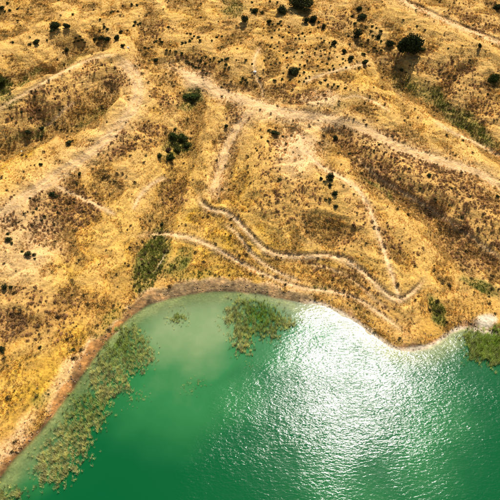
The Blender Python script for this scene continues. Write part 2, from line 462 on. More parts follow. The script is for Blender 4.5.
    tone = 1 + 0.18 * n3 + 0.12 * n4 + 0.34 * ter * (1 - 0.8 * np.clip(bare, 0, 1)) * sstep(1, 5, d)
    return np.clip(c * tone[:, None], 0.004, 0.95), brown, gre, bare, tid, bank, spit

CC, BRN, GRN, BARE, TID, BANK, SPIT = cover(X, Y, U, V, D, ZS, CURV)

# ------------------------------------------------------------------ materials
def new_mat(name):
    m = bpy.data.materials.new(name); m.use_nodes = True
    nt = m.node_tree; nt.nodes.clear()
    out = nt.nodes.new('ShaderNodeOutputMaterial')
    return m, nt, out

def nd(nt, t, **kw):
    n = nt.nodes.new(t)
    for k, v in kw.items():
        if k.startswith('i_'): n.inputs[k[2:].replace('_', ' ')].default_value = v
        else: setattr(n, k, v)
    return n

def ground_material():
    m, nt, out = new_mat('ground')
    L = nt.links.new
    at = nd(nt, 'ShaderNodeAttribute', attribute_name='cover')
    geo = nd(nt, 'ShaderNodeNewGeometry')
    n1 = nd(nt, 'ShaderNodeTexNoise', i_Scale=2.6, i_Detail=6.0, i_Roughness=0.7); L(geo.outputs['Position'], n1.inputs['Vector'])
    n2 = nd(nt, 'ShaderNodeTexNoise', i_Scale=0.75, i_Detail=4.0, i_Roughness=0.6); L(geo.outputs['Position'], n2.inputs['Vector'])
    vo = nd(nt, 'ShaderNodeTexVoronoi', i_Scale=1.9); L(geo.outputs['Position'], vo.inputs['Vector'])
    r1 = nd(nt, 'ShaderNodeMapRange'); r1.inputs['From Min'].default_value = 0.3; r1.inputs['From Max'].default_value = 0.7
    r1.inputs['To Min'].default_value = 0.66; r1.inputs['To Max'].default_value = 1.26
    L(n1.outputs['Fac'], r1.inputs['Value'])
    r2 = nd(nt, 'ShaderNodeMapRange'); r2.inputs['From Min'].default_value = 0.3; r2.inputs['From Max'].default_value = 0.7
    r2.inputs['To Min'].default_value = 0.82; r2.inputs['To Max'].default_value = 1.16
    L(n2.outputs['Fac'], r2.inputs['Value'])
    mu = nd(nt, 'ShaderNodeMath', operation='MULTIPLY'); L(r1.outputs[0], mu.inputs[0]); L(r2.outputs[0], mu.inputs[1])
    mx = nd(nt, 'ShaderNodeVectorMath', operation='SCALE'); L(at.outputs['Color'], mx.inputs[0]); L(mu.outputs[0], mx.inputs['Scale'])
    bs = nd(nt, 'ShaderNodeBsdfPrincipled'); bs.inputs['Roughness'].default_value = 0.95; bs.inputs['Specular IOR Level'].default_value = 0.15
    L(mx.outputs[0], bs.inputs['Base Color'])
    bp = nd(nt, 'ShaderNodeBump'); bp.inputs['Strength'].default_value = 0.8; bp.inputs['Distance'].default_value = 0.13
    ad = nd(nt, 'ShaderNodeMath', operation='ADD'); L(n1.outputs['Fac'], ad.inputs[0]); L(vo.outputs['Distance'], ad.inputs[1])
    L(ad.outputs[0], bp.inputs['Height']); L(bp.outputs[0], bs.inputs['Normal'])
    L(bs.outputs[0], out.inputs['Surface'])
    return m

def plant_material(name, attr=None, attr_type='GEOMETRY', color=(0.04, 0.05, 0.02), trans=0.35, vary=0.3):
    m, nt, out = new_mat(name)
    L = nt.links.new
    geo = nd(nt, 'ShaderNodeNewGeometry')
    ns = nd(nt, 'ShaderNodeTexNoise', i_Scale=1.7, i_Detail=3.0); L(geo.outputs['Position'], ns.inputs['Vector'])
    mr = nd(nt, 'ShaderNodeMapRange'); mr.inputs['From Min'].default_value = 0.3; mr.inputs['From Max'].default_value = 0.7
    mr.inputs['To Min'].default_value = 1 - vary; mr.inputs['To Max'].default_value = 1 + vary
    L(ns.outputs['Fac'], mr.inputs['Value'])
    sc = nd(nt, 'ShaderNodeVectorMath', operation='SCALE'); L(mr.outputs[0], sc.inputs['Scale'])
    if attr:
        at = nd(nt, 'ShaderNodeAttribute', attribute_name=attr, attribute_type=attr_type); L(at.outputs['Color'], sc.inputs[0])
    else:
        oi = nd(nt, 'ShaderNodeObjectInfo')
        hs = nd(nt, 'ShaderNodeHueSaturation'); hs.inputs['Color'].default_value = (*color, 1)
        h = nd(nt, 'ShaderNodeMapRange'); h.inputs['To Min'].default_value = 0.47; h.inputs['To Max'].default_value = 0.53; L(oi.outputs['Random'], h.inputs['Value'])
        vv = nd(nt, 'ShaderNodeMapRange'); vv.inputs['To Min'].default_value = 1.25; vv.inputs['To Max'].default_value = 0.75; L(oi.outputs['Random'], vv.inputs['Value'])
        L(h.outputs[0], hs.inputs['Hue']); L(vv.outputs[0], hs.inputs['Value'])
        L(hs.outputs[0], sc.inputs[0])
    df = nd(nt, 'ShaderNodeBsdfDiffuse'); tr = nd(nt, 'ShaderNodeBsdfTranslucent')
    L(sc.outputs[0], df.inputs['Color']); L(sc.outputs[0], tr.inputs['Color'])
    mx = nd(nt, 'ShaderNodeMixShader'); mx.inputs[0].default_value = trans
    L(df.outputs[0], mx.inputs[1]); L(tr.outputs[0], mx.inputs[2])
    L(mx.outputs[0], out.inputs['Surface'])
    return m

def water_material():
    m, nt, out = new_mat('lake_water')
    L = nt.links.new
    at = nd(nt, 'ShaderNodeAttribute', attribute_name='water')      # R: see-through share, G: silt, B: wind
    sp = nd(nt, 'ShaderNodeSeparateColor'); L(at.outputs['Color'], sp.inputs[0])
    geo = nd(nt, 'ShaderNodeNewGeometry')
    mp = nd(nt, 'ShaderNodeMapping'); mp.inputs['Rotation'].default_value = (0, 0, math.radians(-9)); mp.inputs['Scale'].default_value = (0.68, 1.45, 1)
    L(geo.outputs['Position'], mp.inputs['Vector'])
    w1 = nd(nt, 'ShaderNodeTexNoise', i_Scale=1.7, i_Detail=4.0, i_Roughness=0.55, i_Distortion=0.6); L(mp.outputs[0], w1.inputs['Vector'])
    mp2 = nd(nt, 'ShaderNodeMapping'); mp2.inputs['Rotation'].default_value = (0, 0, math.radians(32)); mp2.inputs['Scale'].default_value = (0.7, 1.5, 1)
    L(geo.outputs['Position'], mp2.inputs['Vector'])
    w2 = nd(nt, 'ShaderNodeTexNoise', i_Scale=3.4, i_Detail=2.0, i_Roughness=0.5); L(mp2.outputs[0], w2.inputs['Vector'])
    a2 = nd(nt, 'ShaderNodeMath', operation='MULTIPLY_ADD'); L(w2.outputs['Fac'], a2.inputs[0]); a2.inputs[1].default_value = 0.42; L(w1.outputs['Fac'], a2.inputs[2])
    w3 = nd(nt, 'ShaderNodeTexNoise', i_Scale=0.5, i_Detail=2.0); L(mp.outputs[0], w3.inputs['Vector'])
    a3 = nd(nt, 'ShaderNodeMath', operation='MULTIPLY_ADD'); L(w3.outputs['Fac'], a3.inputs[0]); a3.inputs[1].default_value = 0.75; L(a2.outputs[0], a3.inputs[2])
    gust = nd(nt, 'ShaderNodeTexNoise', i_Scale=0.12, i_Detail=3.0); L(geo.outputs['Position'], gust.inputs['Vector'])
    gr = nd(nt, 'ShaderNodeMapRange'); gr.inputs['From Min'].default_value = 0.3; gr.inputs['From Max'].default_value = 0.7; gr.inputs['To Min'].default_value = 0.5; gr.inputs['To Max'].default_value = 1.35
    L(gust.outputs['Fac'], gr.inputs['Value'])
    ws = nd(nt, 'ShaderNodeMath', operation='MULTIPLY'); L(sp.outputs['Blue'], ws.inputs[0]); L(gr.outputs[0], ws.inputs[1])
    hm = nd(nt, 'ShaderNodeMath', operation='MULTIPLY'); L(a3.outputs[0], hm.inputs[0]); L(ws.outputs[0], hm.inputs[1])
    bp = nd(nt, 'ShaderNodeBump'); bp.inputs['Strength'].default_value = 1.0; bp.inputs['Distance'].default_value = 0.066
    L(hm.outputs[0], bp.inputs['Height'])
    # body colour: clear deep green to milky, silty green
    n = nd(nt, 'ShaderNodeTexNoise', i_Scale=0.22, i_Detail=5.0, i_Roughness=0.6); L(geo.outputs['Position'], n.inputs['Vector'])
    sm = nd(nt, 'ShaderNodeMath', operation='MULTIPLY_ADD'); L(n.outputs['Fac'], sm.inputs[0]); sm.inputs[1].default_value = 0.5; sm.inputs[2].default_value = -0.25
    sa = nd(nt, 'ShaderNodeMath', operation='MULTIPLY_ADD'); L(sm.outputs[0], sa.inputs[0]); L(sp.outputs['Green'], sa.inputs[1]); L(sp.outputs['Green'], sa.inputs[2])
    cr = nd(nt, 'ShaderNodeValToRGB')
    e = cr.color_ramp.elements
    e[0].position = 0; e[0].color = (0.0003, 0.068, 0.016, 1)
    e[1].position = 1; e[1].color = (0.17, 0.23, 0.098, 1)
    k = e.new(0.45); k.color = (0.018, 0.130, 0.034, 1)
    L(sa.outputs[0], cr.inputs['Fac'])
    df = nd(nt, 'ShaderNodeBsdfDiffuse'); L(cr.outputs[0], df.inputs['Color'])
    tp = nd(nt, 'ShaderNodeBsdfTransparent'); tp.inputs['Color'].default_value = (0.88, 0.95, 0.82, 1)
    mx = nd(nt, 'ShaderNodeMixShader'); L(sp.outputs['Red'], mx.inputs[0]); L(df.outputs[0], mx.inputs[1]); L(tp.outputs[0], mx.inputs[2])
    gl = nd(nt, 'ShaderNodeBsdfGlossy'); gl.inputs['Roughness'].default_value = 0.16; L(bp.outputs[0], gl.inputs['Normal'])
    fr = nd(nt, 'ShaderNodeFresnel'); fr.inputs['IOR'].default_value = 1.333; L(bp.outputs[0], fr.inputs['Normal'])
    m2 = nd(nt, 'ShaderNodeMixShader'); L(fr.outputs[0], m2.inputs[0]); L(mx.outputs[0], m2.inputs[1]); L(gl.outputs[0], m2.inputs[2])
    L(m2.outputs[0], out.inputs['Surface'])
    return m

def bark_material():
    m, nt, out = new_mat('bark')
    L = nt.links.new
    geo = nd(nt, 'ShaderNodeNewGeometry')
    ns = nd(nt, 'ShaderNodeTexNoise', i_Scale=9.0, i_Detail=4.0); L(geo.outputs['Position'], ns.inputs['Vector'])
    cr = nd(nt, 'ShaderNodeValToRGB'); cr.color_ramp.elements[0].color = (0.04, 0.028, 0.018, 1); cr.color_ramp.elements[1].color = (0.16, 0.11, 0.075, 1)
    L(ns.outputs['Fac'], cr.inputs['Fac'])
    bs = nd(nt, 'ShaderNodeBsdfPrincipled'); bs.inputs['Roughness'].default_value = 0.95; L(cr.outputs[0], bs.inputs['Base Color'])
    L(bs.outputs[0], out.inputs['Surface'])
    return m

def rock_material():
    m, nt, out = new_mat('pale_rock')
    L = nt.links.new
    geo = nd(nt, 'ShaderNodeNewGeometry')
    ns = nd(nt, 'ShaderNodeTexNoise', i_Scale=5.0, i_Detail=5.0); L(geo.outputs['Position'], ns.inputs['Vector'])
    cr = nd(nt, 'ShaderNodeValToRGB'); cr.color_ramp.elements[0].color = (0.42, 0.36, 0.28, 1); cr.color_ramp.elements[1].color = (0.75, 0.7, 0.6, 1)
    L(ns.outputs['Fac'], cr.inputs['Fac'])
    bs = nd(nt, 'ShaderNodeBsdfPrincipled'); bs.inputs['Roughness'].default_value = 0.9; L(cr.outputs[0], bs.inputs['Base Color'])
    L(bs.outputs[0], out.inputs['Surface'])
    return m

M_GROUND = ground_material(); M_WATER = water_material(); M_BARK = bark_material(); M_ROCK = rock_material()
M_GRASS = plant_material('dry_grass', 'tint', 'INSTANCER', trans=0.35, vary=0.25)
M_REED = plant_material('reed', 'tint', 'GEOMETRY', trans=0.4, vary=0.2)
M_LEAF = plant_material('dark_foliage', color=(0.034, 0.042, 0.015), trans=0.12, vary=0.45)
M_LEAFG = plant_material('green_foliage', color=(0.055, 0.068, 0.016), trans=0.25, vary=0.4)
M_LEAFB = plant_material('dry_foliage', color=(0.07, 0.045, 0.02), trans=0.15, vary=0.4)

# ------------------------------------------------------------------ object helpers
def tag(o, label=None, cat=None, group=None, kind=None):
    if label: o['label'] = label
    if cat: o['category'] = cat
    if group: o['group'] = group
    if kind: o['kind'] = kind
    return o

def np_mesh(name, verts, faces, nper):
    """mesh from arrays; every face has nper corners"""
    me = bpy.data.meshes.new(name)
    verts = np.asarray(verts, np.float32); faces = np.asarray(faces, np.int32)
    nf = len(faces)
    me.vertices.add(len(verts)); me.vertices.foreach_set('co', verts.ravel())
    me.loops.add(nf * nper); me.loops.foreach_set('vertex_index', faces.ravel())
    me.polygons.add(nf)
    me.polygons.foreach_set('loop_start', np.arange(0, nf * nper, nper, dtype=np.int32))
    me.update(calc_edges=True)
    return me

def set_color(me, name, rgb, domain='POINT'):
    a = me.attributes.new(name, 'FLOAT_COLOR', domain)
    c = np.ones((len(rgb), 4), np.float32); c[:, :3] = rgb
    a.data.foreach_set('color', c.ravel())

def link(name, me, mat, parent=None):
    o = bpy.data.objects.new(name, me); COL.objects.link(o)
    if mat and not me.materials: me.materials.append(mat)
    if parent: o.parent = parent
    return o

# ------------------------------------------------------------------ ground: one sheet, cut along its own edges into hillside, tracks, shore and lake bed
ii, jj = np.meshgrid(np.arange(NY - 1), np.arange(NX - 1), indexing='ij')
a = (ii * NX + jj).ravel()
F = np.stack([a, a + 1, a + NX + 1, a + NX], 1)
gzy, gzx = np.gradient(ZG, GY, GX)
NRM = np.stack([-gzx.ravel(), -gzy.ravel(), np.ones(NX * NY)], 1); NRM /= np.linalg.norm(NRM, axis=1)[:, None]
region = np.zeros(NX * NY, int)
region[(BANK > 0.5) & (D > 0)] = 2
region[D <= 0] = 1
region[(SPIT > 0.5) & (D > 0)] = 3
trk = (TID >= 0) & (region == 0)
region[trk] = 10 + TID[trk]
FR = region[F[:, 0]]
P3 = np.stack([X, Y, Z], 1)

def ground_piece(name, rid, label, cat):
    f = F[FR == rid]
    if len(f) == 0: return
    idx, inv = np.unique(f, return_inverse=True)
    f = inv.reshape(-1, 4)
    me = np_mesh(name, P3[idx], f, 4)
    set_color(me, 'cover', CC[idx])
    me.polygons.foreach_set('use_smooth', np.ones(len(f), bool))
    me.normals_split_custom_set_from_vertices(NRM[idx].tolist())
    o = link(name, me, M_GROUND)
    tag(o, label, cat, kind='structure')
    return o

ground_piece('hillside', 0, 'dry golden grass hillside rising from the green lake', 'hillside')
ground_piece('lake_bed', 1, 'silty bed seen through the pale shallows of the lake', 'lake bed')
ground_piece('shore_bank', 2, 'bare brown earth bank along the edge of the lake', 'shore')
ground_piece('sand_patch', 3, 'pale bare sand patch above the reeds at the right edge', 'sand')
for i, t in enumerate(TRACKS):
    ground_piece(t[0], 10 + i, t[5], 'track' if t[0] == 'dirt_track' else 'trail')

# ------------------------------------------------------------------ lake
WX = grid_axis(-90, 90, 0.6, -2500, 2500); WY = grid_axis(5, 76, 0.6, -2500, 320)
wx, wy = np.meshgrid(WX, WY); wx = wx.ravel(); wy = wy.ravel()
wd = shore_dist(wx, wy); wz = sample(Z, wx, wy)
wu, wv, _ = project(wx, wy, np.zeros_like(wx))
depth = np.maximum(-wz, 0)
clear = np.exp(-depth / 0.36) * 0.92
nn = fbm(wx, wy, 7, 4, 200); n2 = fbm(wx, wy, 18, 3, 210)
ou, ov = wu + 22 * nn, wv + 20 * n2 + 10 * fbm(wx, wy, 6, 3, 220)
silt = np.exp(-np.maximum(-wd, 0) / 3.0) * 0.8
def add_silt(sv, *a):
    global silt
    silt = np.maximum(silt, sv * blob(ou, ov, *a))
add_silt(0.95, 186, 316, 68, 46, 0, .7); add_silt(0.7, 182, 345, 64, 40, 0, .8); add_silt(0.5, 170, 385, 70, 44, -10, .9); add_silt(0.8, 300, 316, 34, 24, 0, .7)
add_silt(0.7, 100, 372, 62, 20, -52, .7); add_silt(0.62, 40, 450, 62, 24, -50, .7); add_silt(0.42, 228, 390, 34, 30, 30, .8)
add_silt(0.30, 430, 440, 34, 66, 10, .9); add_silt(0.22, 350, 500, 46, 36, 10, .9)
add_silt(0.35, 270, 352, 40, 20, 0, .8)
# sheltered water in the lee of the reeds and the bay; open water to the right is ruffled
LEE = [(318, 296), (306, 318), (298, 340), (278, 362), (246, 382), (222, 400), (206, 430), (194, 462), (186, 500), (180, 560)]
ld, lside, _ = poly_dist(ou * 0.35 + wu * 0.65, ov * 0.35 + wv * 0.65, LEE)
s = ld * np.where(wv > 296, lside, np.where(wu > 318, 1, -1))
wind = sstep(-34, 4, s) ** 1.5
wind = np.where(wv > 5000, 1.0, wind)
wind = wind * (1 - 0.55 * blob(wu, wv, 490, 372, 40, 16, 0, .6)) * (0.35 + 0.65 * sstep(0.0, 2.0, -wd))
wind = wind * (1 - 0.55 * sstep(405, 500, ov + 0.15 * (ou - 330))) * (1 - 0.25 * sstep(450, 520, ou)) 
wind = 0.06 + 0.94 * np.where(wv > 5000, 0.7, wind)
wj, wi = np.meshgrid(np.arange(len(WX) - 1), np.arange(len(WY) - 1))
a = (wi * len(WX) + wj).ravel()
wf = np.stack([a, a + 1, a + len(WX) + 1, a + len(WX)], 1)
keep = (wd[wf] < 1.5).any(1) & (wz[wf] < 0.25).any(1)
wf = wf[keep]
idx, inv = np.unique(wf, return_inverse=True)
me = np_mesh('lake', np.stack([wx, wy, np.zeros_like(wx)], 1)[idx], inv.reshape(-1, 4), 4)
set_color(me, 'water', np.stack([clear, np.clip(silt, 0, 1), wind], 1)[idx])
tag(link('lake', me, M_WATER), 'green lake water with a bright sun glint over ripples', 'lake', kind='structure')

# ------------------------------------------------------------------ plants built blade by blade
def blade_tuft(n, length, width, lean, seed, seg=2):
    r = np.random.default_rng(seed)
    V_, F_ = [], []
    for i in range(n):
        az = r.random() * 2 * math.pi; ln = length * (0.6 + 0.4 * r.random()); le = lean * (0.25 + 0.75 * r.random())
        w = width * (0.7 + 0.6 * r.random())
        bx, by = 0.22 * length * math.sqrt(r.random()) * np.array([math.cos(az), math.sin(az)])
        dx, dy = math.cos(az + r.normal() * .5), math.sin(az + r.normal() * .5)
        sx, sy = -dy, dx
        b0 = len(V_)
        for k in range(seg + 1):
            t = k / seg
            out_ = ln * math.sin(le) * t ** 1.6; up = ln * math.cos(le * t) * t
            ww = w * (1 - 0.85 * t) * 0.5
            V_.append((bx + dx * out_ - sx * ww, by + dy * out_ - sy * ww, up)); V_.append((bx + dx * out_ + sx * ww, by + dy * out_ + sy * ww, up))
        for k in range(seg):
            q = b0 + 2 * k
            F_.append((q, q + 1, q + 3, q + 2))
    return np.array(V_), np.array(F_)

def leaf_ball(n, seed, lobes, size, squash=0.85):
    """leaf quads through the volume of several overlapping lobes, crown radius about 1, base at z = 0"""
    r = np.random.default_rng(seed)
    L = []
    for k in range(lobes):
        az = 2 * math.pi * k / lobes + r.random(); q = 0.25 + 0.4 * r.random()
        L.append((q * math.cos(az), q * math.sin(az), 0.45 + 0.65 * r.random(), 0.40 + 0.22 * r.random()))
    L.append((0, 0, 0.8, 0.6))
    L = np.array(L); pr = L[:, 3] ** 2; pr /= pr.sum()
    w = r.choice(len(L), n, p=pr)
    dv = r.normal(size=(n, 3)); dv /= np.linalg.norm(dv, axis=1)[:, None]
    rad = L[w, 3] * (0.45 + 0.62 * r.random(n) ** 0.55)
    c = L[w, :3] + dv * rad[:, None]
    c[:, 2] = np.maximum(c[:, 2] * squash, 0.03 + 0.08 * r.random(n))
    nrm = dv + 0.9 * r.normal(size=(n, 3)); nrm /= np.linalg.norm(nrm, axis=1)[:, None]
    t1 = np.cross(nrm, r.normal(size=(n, 3))); t1 /= np.linalg.norm(t1, axis=1)[:, None]
    t2 = np.cross(nrm, t1)
    sz = size * (0.6 + 0.8 * r.random(n))
    a_ = (t1 * sz[:, None]); b_ = (t2 * (sz * 0.6)[:, None])
    V_ = np.stack([c - a_, c + b_ * 0.9, c + a_, c - b_ * 0.9], 1).reshape(-1, 3)
    return V_, np.arange(n * 4).reshape(-1, 4)

def limb(p0, p1, r0, r1, sides=6):
    p0 = np.array(p0, float); p1 = np.array(p1, float)
    ax = p1 - p0; ax /= np.linalg.norm(ax)
    t = np.cross(ax, [0.3, 0.9, 0.1]); t /= np.linalg.norm(t); b = np.cross(ax, t)
    V_, F_ = [], []
    for p, r in ((p0, r0), ((p0 + p1) / 2 + 0.06 * t, (r0 + r1) / 2), (p1, r1)):
        for k in range(sides):
            q = 2 * math.pi * k / sides
            V_.append(p + r * (t * math.cos(q) + b * math.sin(q)))
    for lv in range(2):
        for k in range(sides):
            F_.append((lv * sides + k, lv * sides + (k + 1) % sides, (lv + 1) * sides + (k + 1) % sides, (lv + 1) * sides + k))
    return V_, F_

def trunk_mesh(seed):
    r = random.Random(seed)
    V_, F_ = [], []
    def add(q):
        o = len(V_); V_.extend(q[0]); F_.extend([tuple(i + o for i in f) for f in q[1]])
    add(limb((0, 0, -0.12), (0.04, 0.03, 0.5), 0.10, 0.07))
    for k in range(5):
        az = k * 1.26 + r.random()
        add(limb((0.03, 0.02, 0.25 + 0.06 * k), (0.55 * math.cos(az), 0.55 * math.sin(az), 0.75 + 0.3 * r.random()), 0.05, 0.015, 5))
    return np_mesh('trunk', V_, F_, 4)

BIG = [np_mesh('tree_crown', *leaf_ball(2600, 30 + k, 7, 0.085), 4) for k in range(3)]
MED = [np_mesh('shrub_crown', *leaf_ball(800, 40 + k, 5, 0.13), 4) for k in range(4)]
SMALL = [np_mesh('small_crown', *leaf_ball(190, 50 + k, 4, 0.22, 0.75), 4) for k in range(4)]
TRUNKS = [trunk_mesh(k) for k in range(3)]
for m_ in TRUNKS: m_.materials.append(M_BARK)
_variants = {}
def crown_mesh(pool, i, mat):
    key = (pool[i].name, mat.name)
    if key not in _variants:
        c = pool[i].copy(); c.materials.clear(); c.materials.append(mat); _variants[key] = c
    return _variants[key]

def place(u, v, r, kind, label, group=None, mat=None, tall=1.0, wide=1.0, cat=None):
    """a tree or shrub whose crown covers r frame units around (u, v)"""
    x, y, z, t = on_ground(u, v + r * 0.55)
    R = r * t / FPX * 1.05
    rz = random.random() * 6.28
    mat = mat or M_LEAF
    if kind == 'small':
        o = bpy.data.objects.new('low_shrub', crown_mesh(SMALL, random.randrange(4), mat)); COL.objects.link(o)
        o.location = (x, y, z - 0.05 * R); o.rotation_euler = (0, 0, rz); o.scale = (R * wide * 1.1, R * 1.1 / wide ** .5, R * tall * 0.95)
        tag(o, label, cat or 'shrub', group)
        return o
    root = bpy.data.objects.new('dark_tree' if kind == 'tree' else 'round_shrub', None); COL.objects.link(root)
    root.empty_display_size = 0.5
    root.location = (x, y, z); 
    tag(root, label, cat or ('tree' if kind == 'tree' else 'shrub'), group)
    pool = BIG if kind == 'tree' else MED
    c = bpy.data.objects.new('crown', crown_mesh(pool, random.randrange(len(pool)), mat)); COL.objects.link(c); c.parent = root
    c.rotation_euler = (0, 0, rz if wide == 1 else random.choice((0, math.pi))); c.scale = (R * wide, R, R * tall); c.location = (0, 0, -0.04 * R)
    k = bpy.data.objects.new('trunk', TRUNKS[random.randrange(3)]); COL.objects.link(k); k.parent = root
    k.rotation_euler = (0, 0, rz); k.scale = (R, R, R * tall)
    return root

G1 = 'large dark trees on the slope'
G2 = 'shrubs dotted over the slope'
G3 = 'green bushes in the draw'
# the ones that can be told apart
for u, v, r, tl, wd_, lab in [
    (408, 48, 10.8, 1.7, 1.05, 'largest round black-green tree on the upper right slope'),
    (301, 3, 9.5, 1.2, 1.15, 'broad dark tree cut by the top edge of the picture'),
    (56, 25, 5.4, 1.0, 1.05, 'larger dark round tree of the pair in the upper left corner'),
    (293, 71, 5.6, 1.0, 1.0, 'ragged dark tree standing alone below the central scrub'),
    (282, 10, 5.0, 1.1, 0.95, 'dark round tree just left of the broad tree at the top edge'),
    (1, 80, 6.0, 1.0, 1.0, 'dark green tree cut by the left edge near the top'),
    (493, 78, 5.5, 1.1, 1.0, 'dark green tree near the right edge above the green gully'),
]:
    place(u, v, r, 'tree', lab, G1, tall=tl * 0.85, wide=wd_, mat=M_LEAFG if u in (1, 493) else None)
for u, v, r, tl, wd_, lab in [
    (67, 26, 3.8, 1, 1, 'smaller dark shrub right beside the upper left tree'),
    (390, 44, 4.8, 1, 1, 'dark shrub touching the left side of the largest tree'),
    (422, 49, 3.0, .7, 1.2, 'low olive shrub touching the right side of the largest tree'),
    (245, 20, 4.3, 1.2, .9, 'dark upright shrub alone on the upper slope, left of the top trees'),
    (255, 11, 3.6, 1, 1.1, 'ragged dark shrub near the top edge with a smaller one beside it'),
    (306, 21, 3.4, 1.1, 1, 'left one of two touching dark shrubs under the broad top tree'),
    (313, 20, 4.2, 1.2, 1, 'right, taller one of two touching shrubs under the broad top tree'),
    (323, 28, 2.6, 1.7, .8, 'thin upright dark shrub at the head of the slanting shrub row'),
    (334, 43, 3.0, 1.1, 1, 'second dark shrub down in the slanting row below the top tree'),
    (344, 52, 3.2, 1.2, .9, 'third dark shrub down in the slanting row below the top tree'),
    (351, 58, 3.0, 1, 1.1, 'fourth dark shrub down in the slanting row below the top tree'),
    (365, 62, 3.3, 1, 1, 'lowest dark round shrub at the end of the slanting row'),
    (357, 35, 4.8, 1.3, .9, 'tall dark shrub between the slanting row and the largest tree'),
    (361, 17, 4.2, 1, 1.2, 'dark spreading shrub near the top, above the tall shrub'),
    (359, 9, 3.2, .9, 1.1, 'dark shrub highest in the small group right of the broad top tree'),
    (269, 22, 2.6, 1.2, 1, 'small ragged dark shrub below the round tree at the top'),
    (37, 42, 3.4, 1, 1.1, 'dark shrub below and left of the upper left tree pair'),
    (67, 50, 2.7, 1, 1, 'dark shrub with a pale stem above the left knoll'),
    (101, 38, 2.8, .9, 1.2, 'middle dark shrub of a short row in the upper left'),
    (107, 39, 3.2, .9, 1.2, 'wide dark shrub touching its neighbour in the short upper left row'),
    (117, 38, 3.4, 1, 1, 'right-hand dark shrub of the short row in the upper left'),
    (95, 39, 2.1, 1, 1, 'left-hand small shrub of the short row in the upper left'),
    (121, 32, 1.9, 1.1, 1, 'small shrub just above the right end of the short row'),
    (123, 46, 2.3, 1.1, 1, 'small shrub just below the right end of the short row'),
    (156, 60, 2.6, .9, 1.2, 'single dark shrub where the pale track bends, upper left centre'),
    (69, 143, 3.1, 1, 1.1, 'single dark shrub on the pale track of the left ridge'),
    (53, 194, 3.0, 1, 1, 'black round shrub beside the fork of the left trail'),
    (80, 174, 2.0, 1.3, .9, 'small upright shrub on the slope right of the wide left track'),
    (41, 164, 2.0, 1, 1, 'small dark shrub left of the wide left track'),
    (29, 132, 3.1, .9, 1.2, 'low dark shrub in the left gully, larger of three'),
    (42, 128, 2.4, .9, 1.1, 'dark shrub in the left gully, upper right of three'),
    (42, 136, 2.0, .9, 1.1, 'dark shrub in the left gully, lower right of three'),
    (9, 239, 3.4, .9, 1.1, 'ragged dark shrub near the left edge beside pale speckled ground'),
    (28, 253, 3.2, .9, 1.2, 'dark shrub on the lower left slope above the yellow grass'),
    (5, 287, 3.0, 1, 1, 'dark shrub at the left edge, half way down the picture'),
    (2, 348, 3.0, .9, 1.1, 'dark shrub cut by the left edge above the bright yellow grass'),
    (330, 177, 4.6, 1.1, 1, 'largest black shrub on top of the central spur'),
    (330, 185, 2.3, 1, 1, 'small shrub directly below the largest shrub on the spur'),
    (335, 193, 3.0, .9, 1.1, 'dark shrub on the spur, next below the largest pair'),
    (321, 178, 1.9, 1, 1, 'small round shrub left of the largest shrub on the spur'),
    (336, 206, 2.2, .9, 1.2, 'lowest dull shrub of the line on the spur'),
    (275, 132, 3.8, .7, 1.4, 'wide flat dark shrub at the top of the central spur'),
    (335, 138, 3.0, 1.2, .9, 'dark upright shrub at the corner of the reddish brown slope'),
    (226, 126, 2.2, 1, 1, 'small dark shrub beside the top of the pink chute'),
    (162, 224, 2.2, 1, 1, 'small dark shrub just above the green patch by the bay'),
    (401, 70, 1.9, 1, 1, 'small dark shrub directly below the largest tree'),
    (479, 47, 2.2, 1.8, .8, 'thin upright dark shrub below the upper right track'),
    (497, 7, 4.0, .9, 1.2, 'dark shrub at the right edge in the top corner'),
    (378, 37, 2.8, 1, 1, 'small dark shrub up and left of the largest tree'),
    (2, 8, 2.6, .9, 1.2, 'dark shrub at the left edge in the top corner'),
    (429, 175, 2.2, .9, 1.1, 'dark round shrub in the middle of the reddish brown slope'),
    (73, 349, 2.2, .7, 1.2, 'low dark shrub in yellow grass near the orange bank'),
]:
    place(u, v, r, 'shrub', lab, G2, tall=tl * 0.95, wide=wd_, mat=M_LEAFG if u == 422 else None)
for u, v, r, tl, wd_, lab in [
    (174, 136, 4.8, .9, 1.1, 'top left bush of the green thicket in the draw'),
    (183, 137, 5.0, .9, 1.1, 'top right bush of the green thicket in the draw'),
    (187, 145, 4.0, .9, 1.2, 'right-hand bush of the green thicket in the draw'),
    (178, 149, 4.4, .9, 1.0, 'middle bush of the green thicket in the draw'),
    (171, 157, 4.6, .9, 1.0, 'lowest bush of the green thicket in the draw'),
    (168, 150, 3.2, .9, 1.0, 'left-hand brownish bush of the green thicket in the draw'),
    (160, 156, 3.0, 1.1, .9, 'small bush standing just left of the green thicket'),
    (175, 129, 1.8, 1, 1.0, 'tiny bush standing just above the green thicket'),
    (191, 93, 8.2, .55, 1.0, 'soft round green bush alone above the thicket'),
]:
    place(u, v, r, 'shrub', lab, G3, tall=tl * (0.7 if r > 8 else 1), wide=wd_, mat=M_LEAFB if 'brownish' in lab else M_LEAFG)

# small shrubs in clusters nothing tells apart
ORD = ['first', 'second', 'third', 'fourth', 'fifth', 'sixth', 'seventh', 'eighth', 'ninth', 'tenth', 'eleventh', 'twelfth', 'thirteenth', 'fourteenth',
       'fifteenth', 'sixteenth', 'seventeenth', 'eighteenth', 'nineteenth', 'twentieth']
def cluster(pts, label, group, jit=0.5, mat=None, r0=1.1, r1=1.7):
    order = sorted(range(len(pts)), key=lambda k: pts[k][0])
    jit = jit if len(pts) > 20 else 0.15
    for k, p in enumerate(pts):
        lab = label if len(pts) > 20 else label + ' ' + ORD[order.index(k)] + ' from the left'
        r = p[2] if len(p) > 2 else r0 + (r1 - r0) * random.random()
        place(p[0] + random.uniform(-jit, jit), p[1] + random.uniform(-jit, jit), r, 'small', lab, group, mat=mat, tall=random.uniform(.8, 1.1), wide=random.uniform(.9, 1.3))

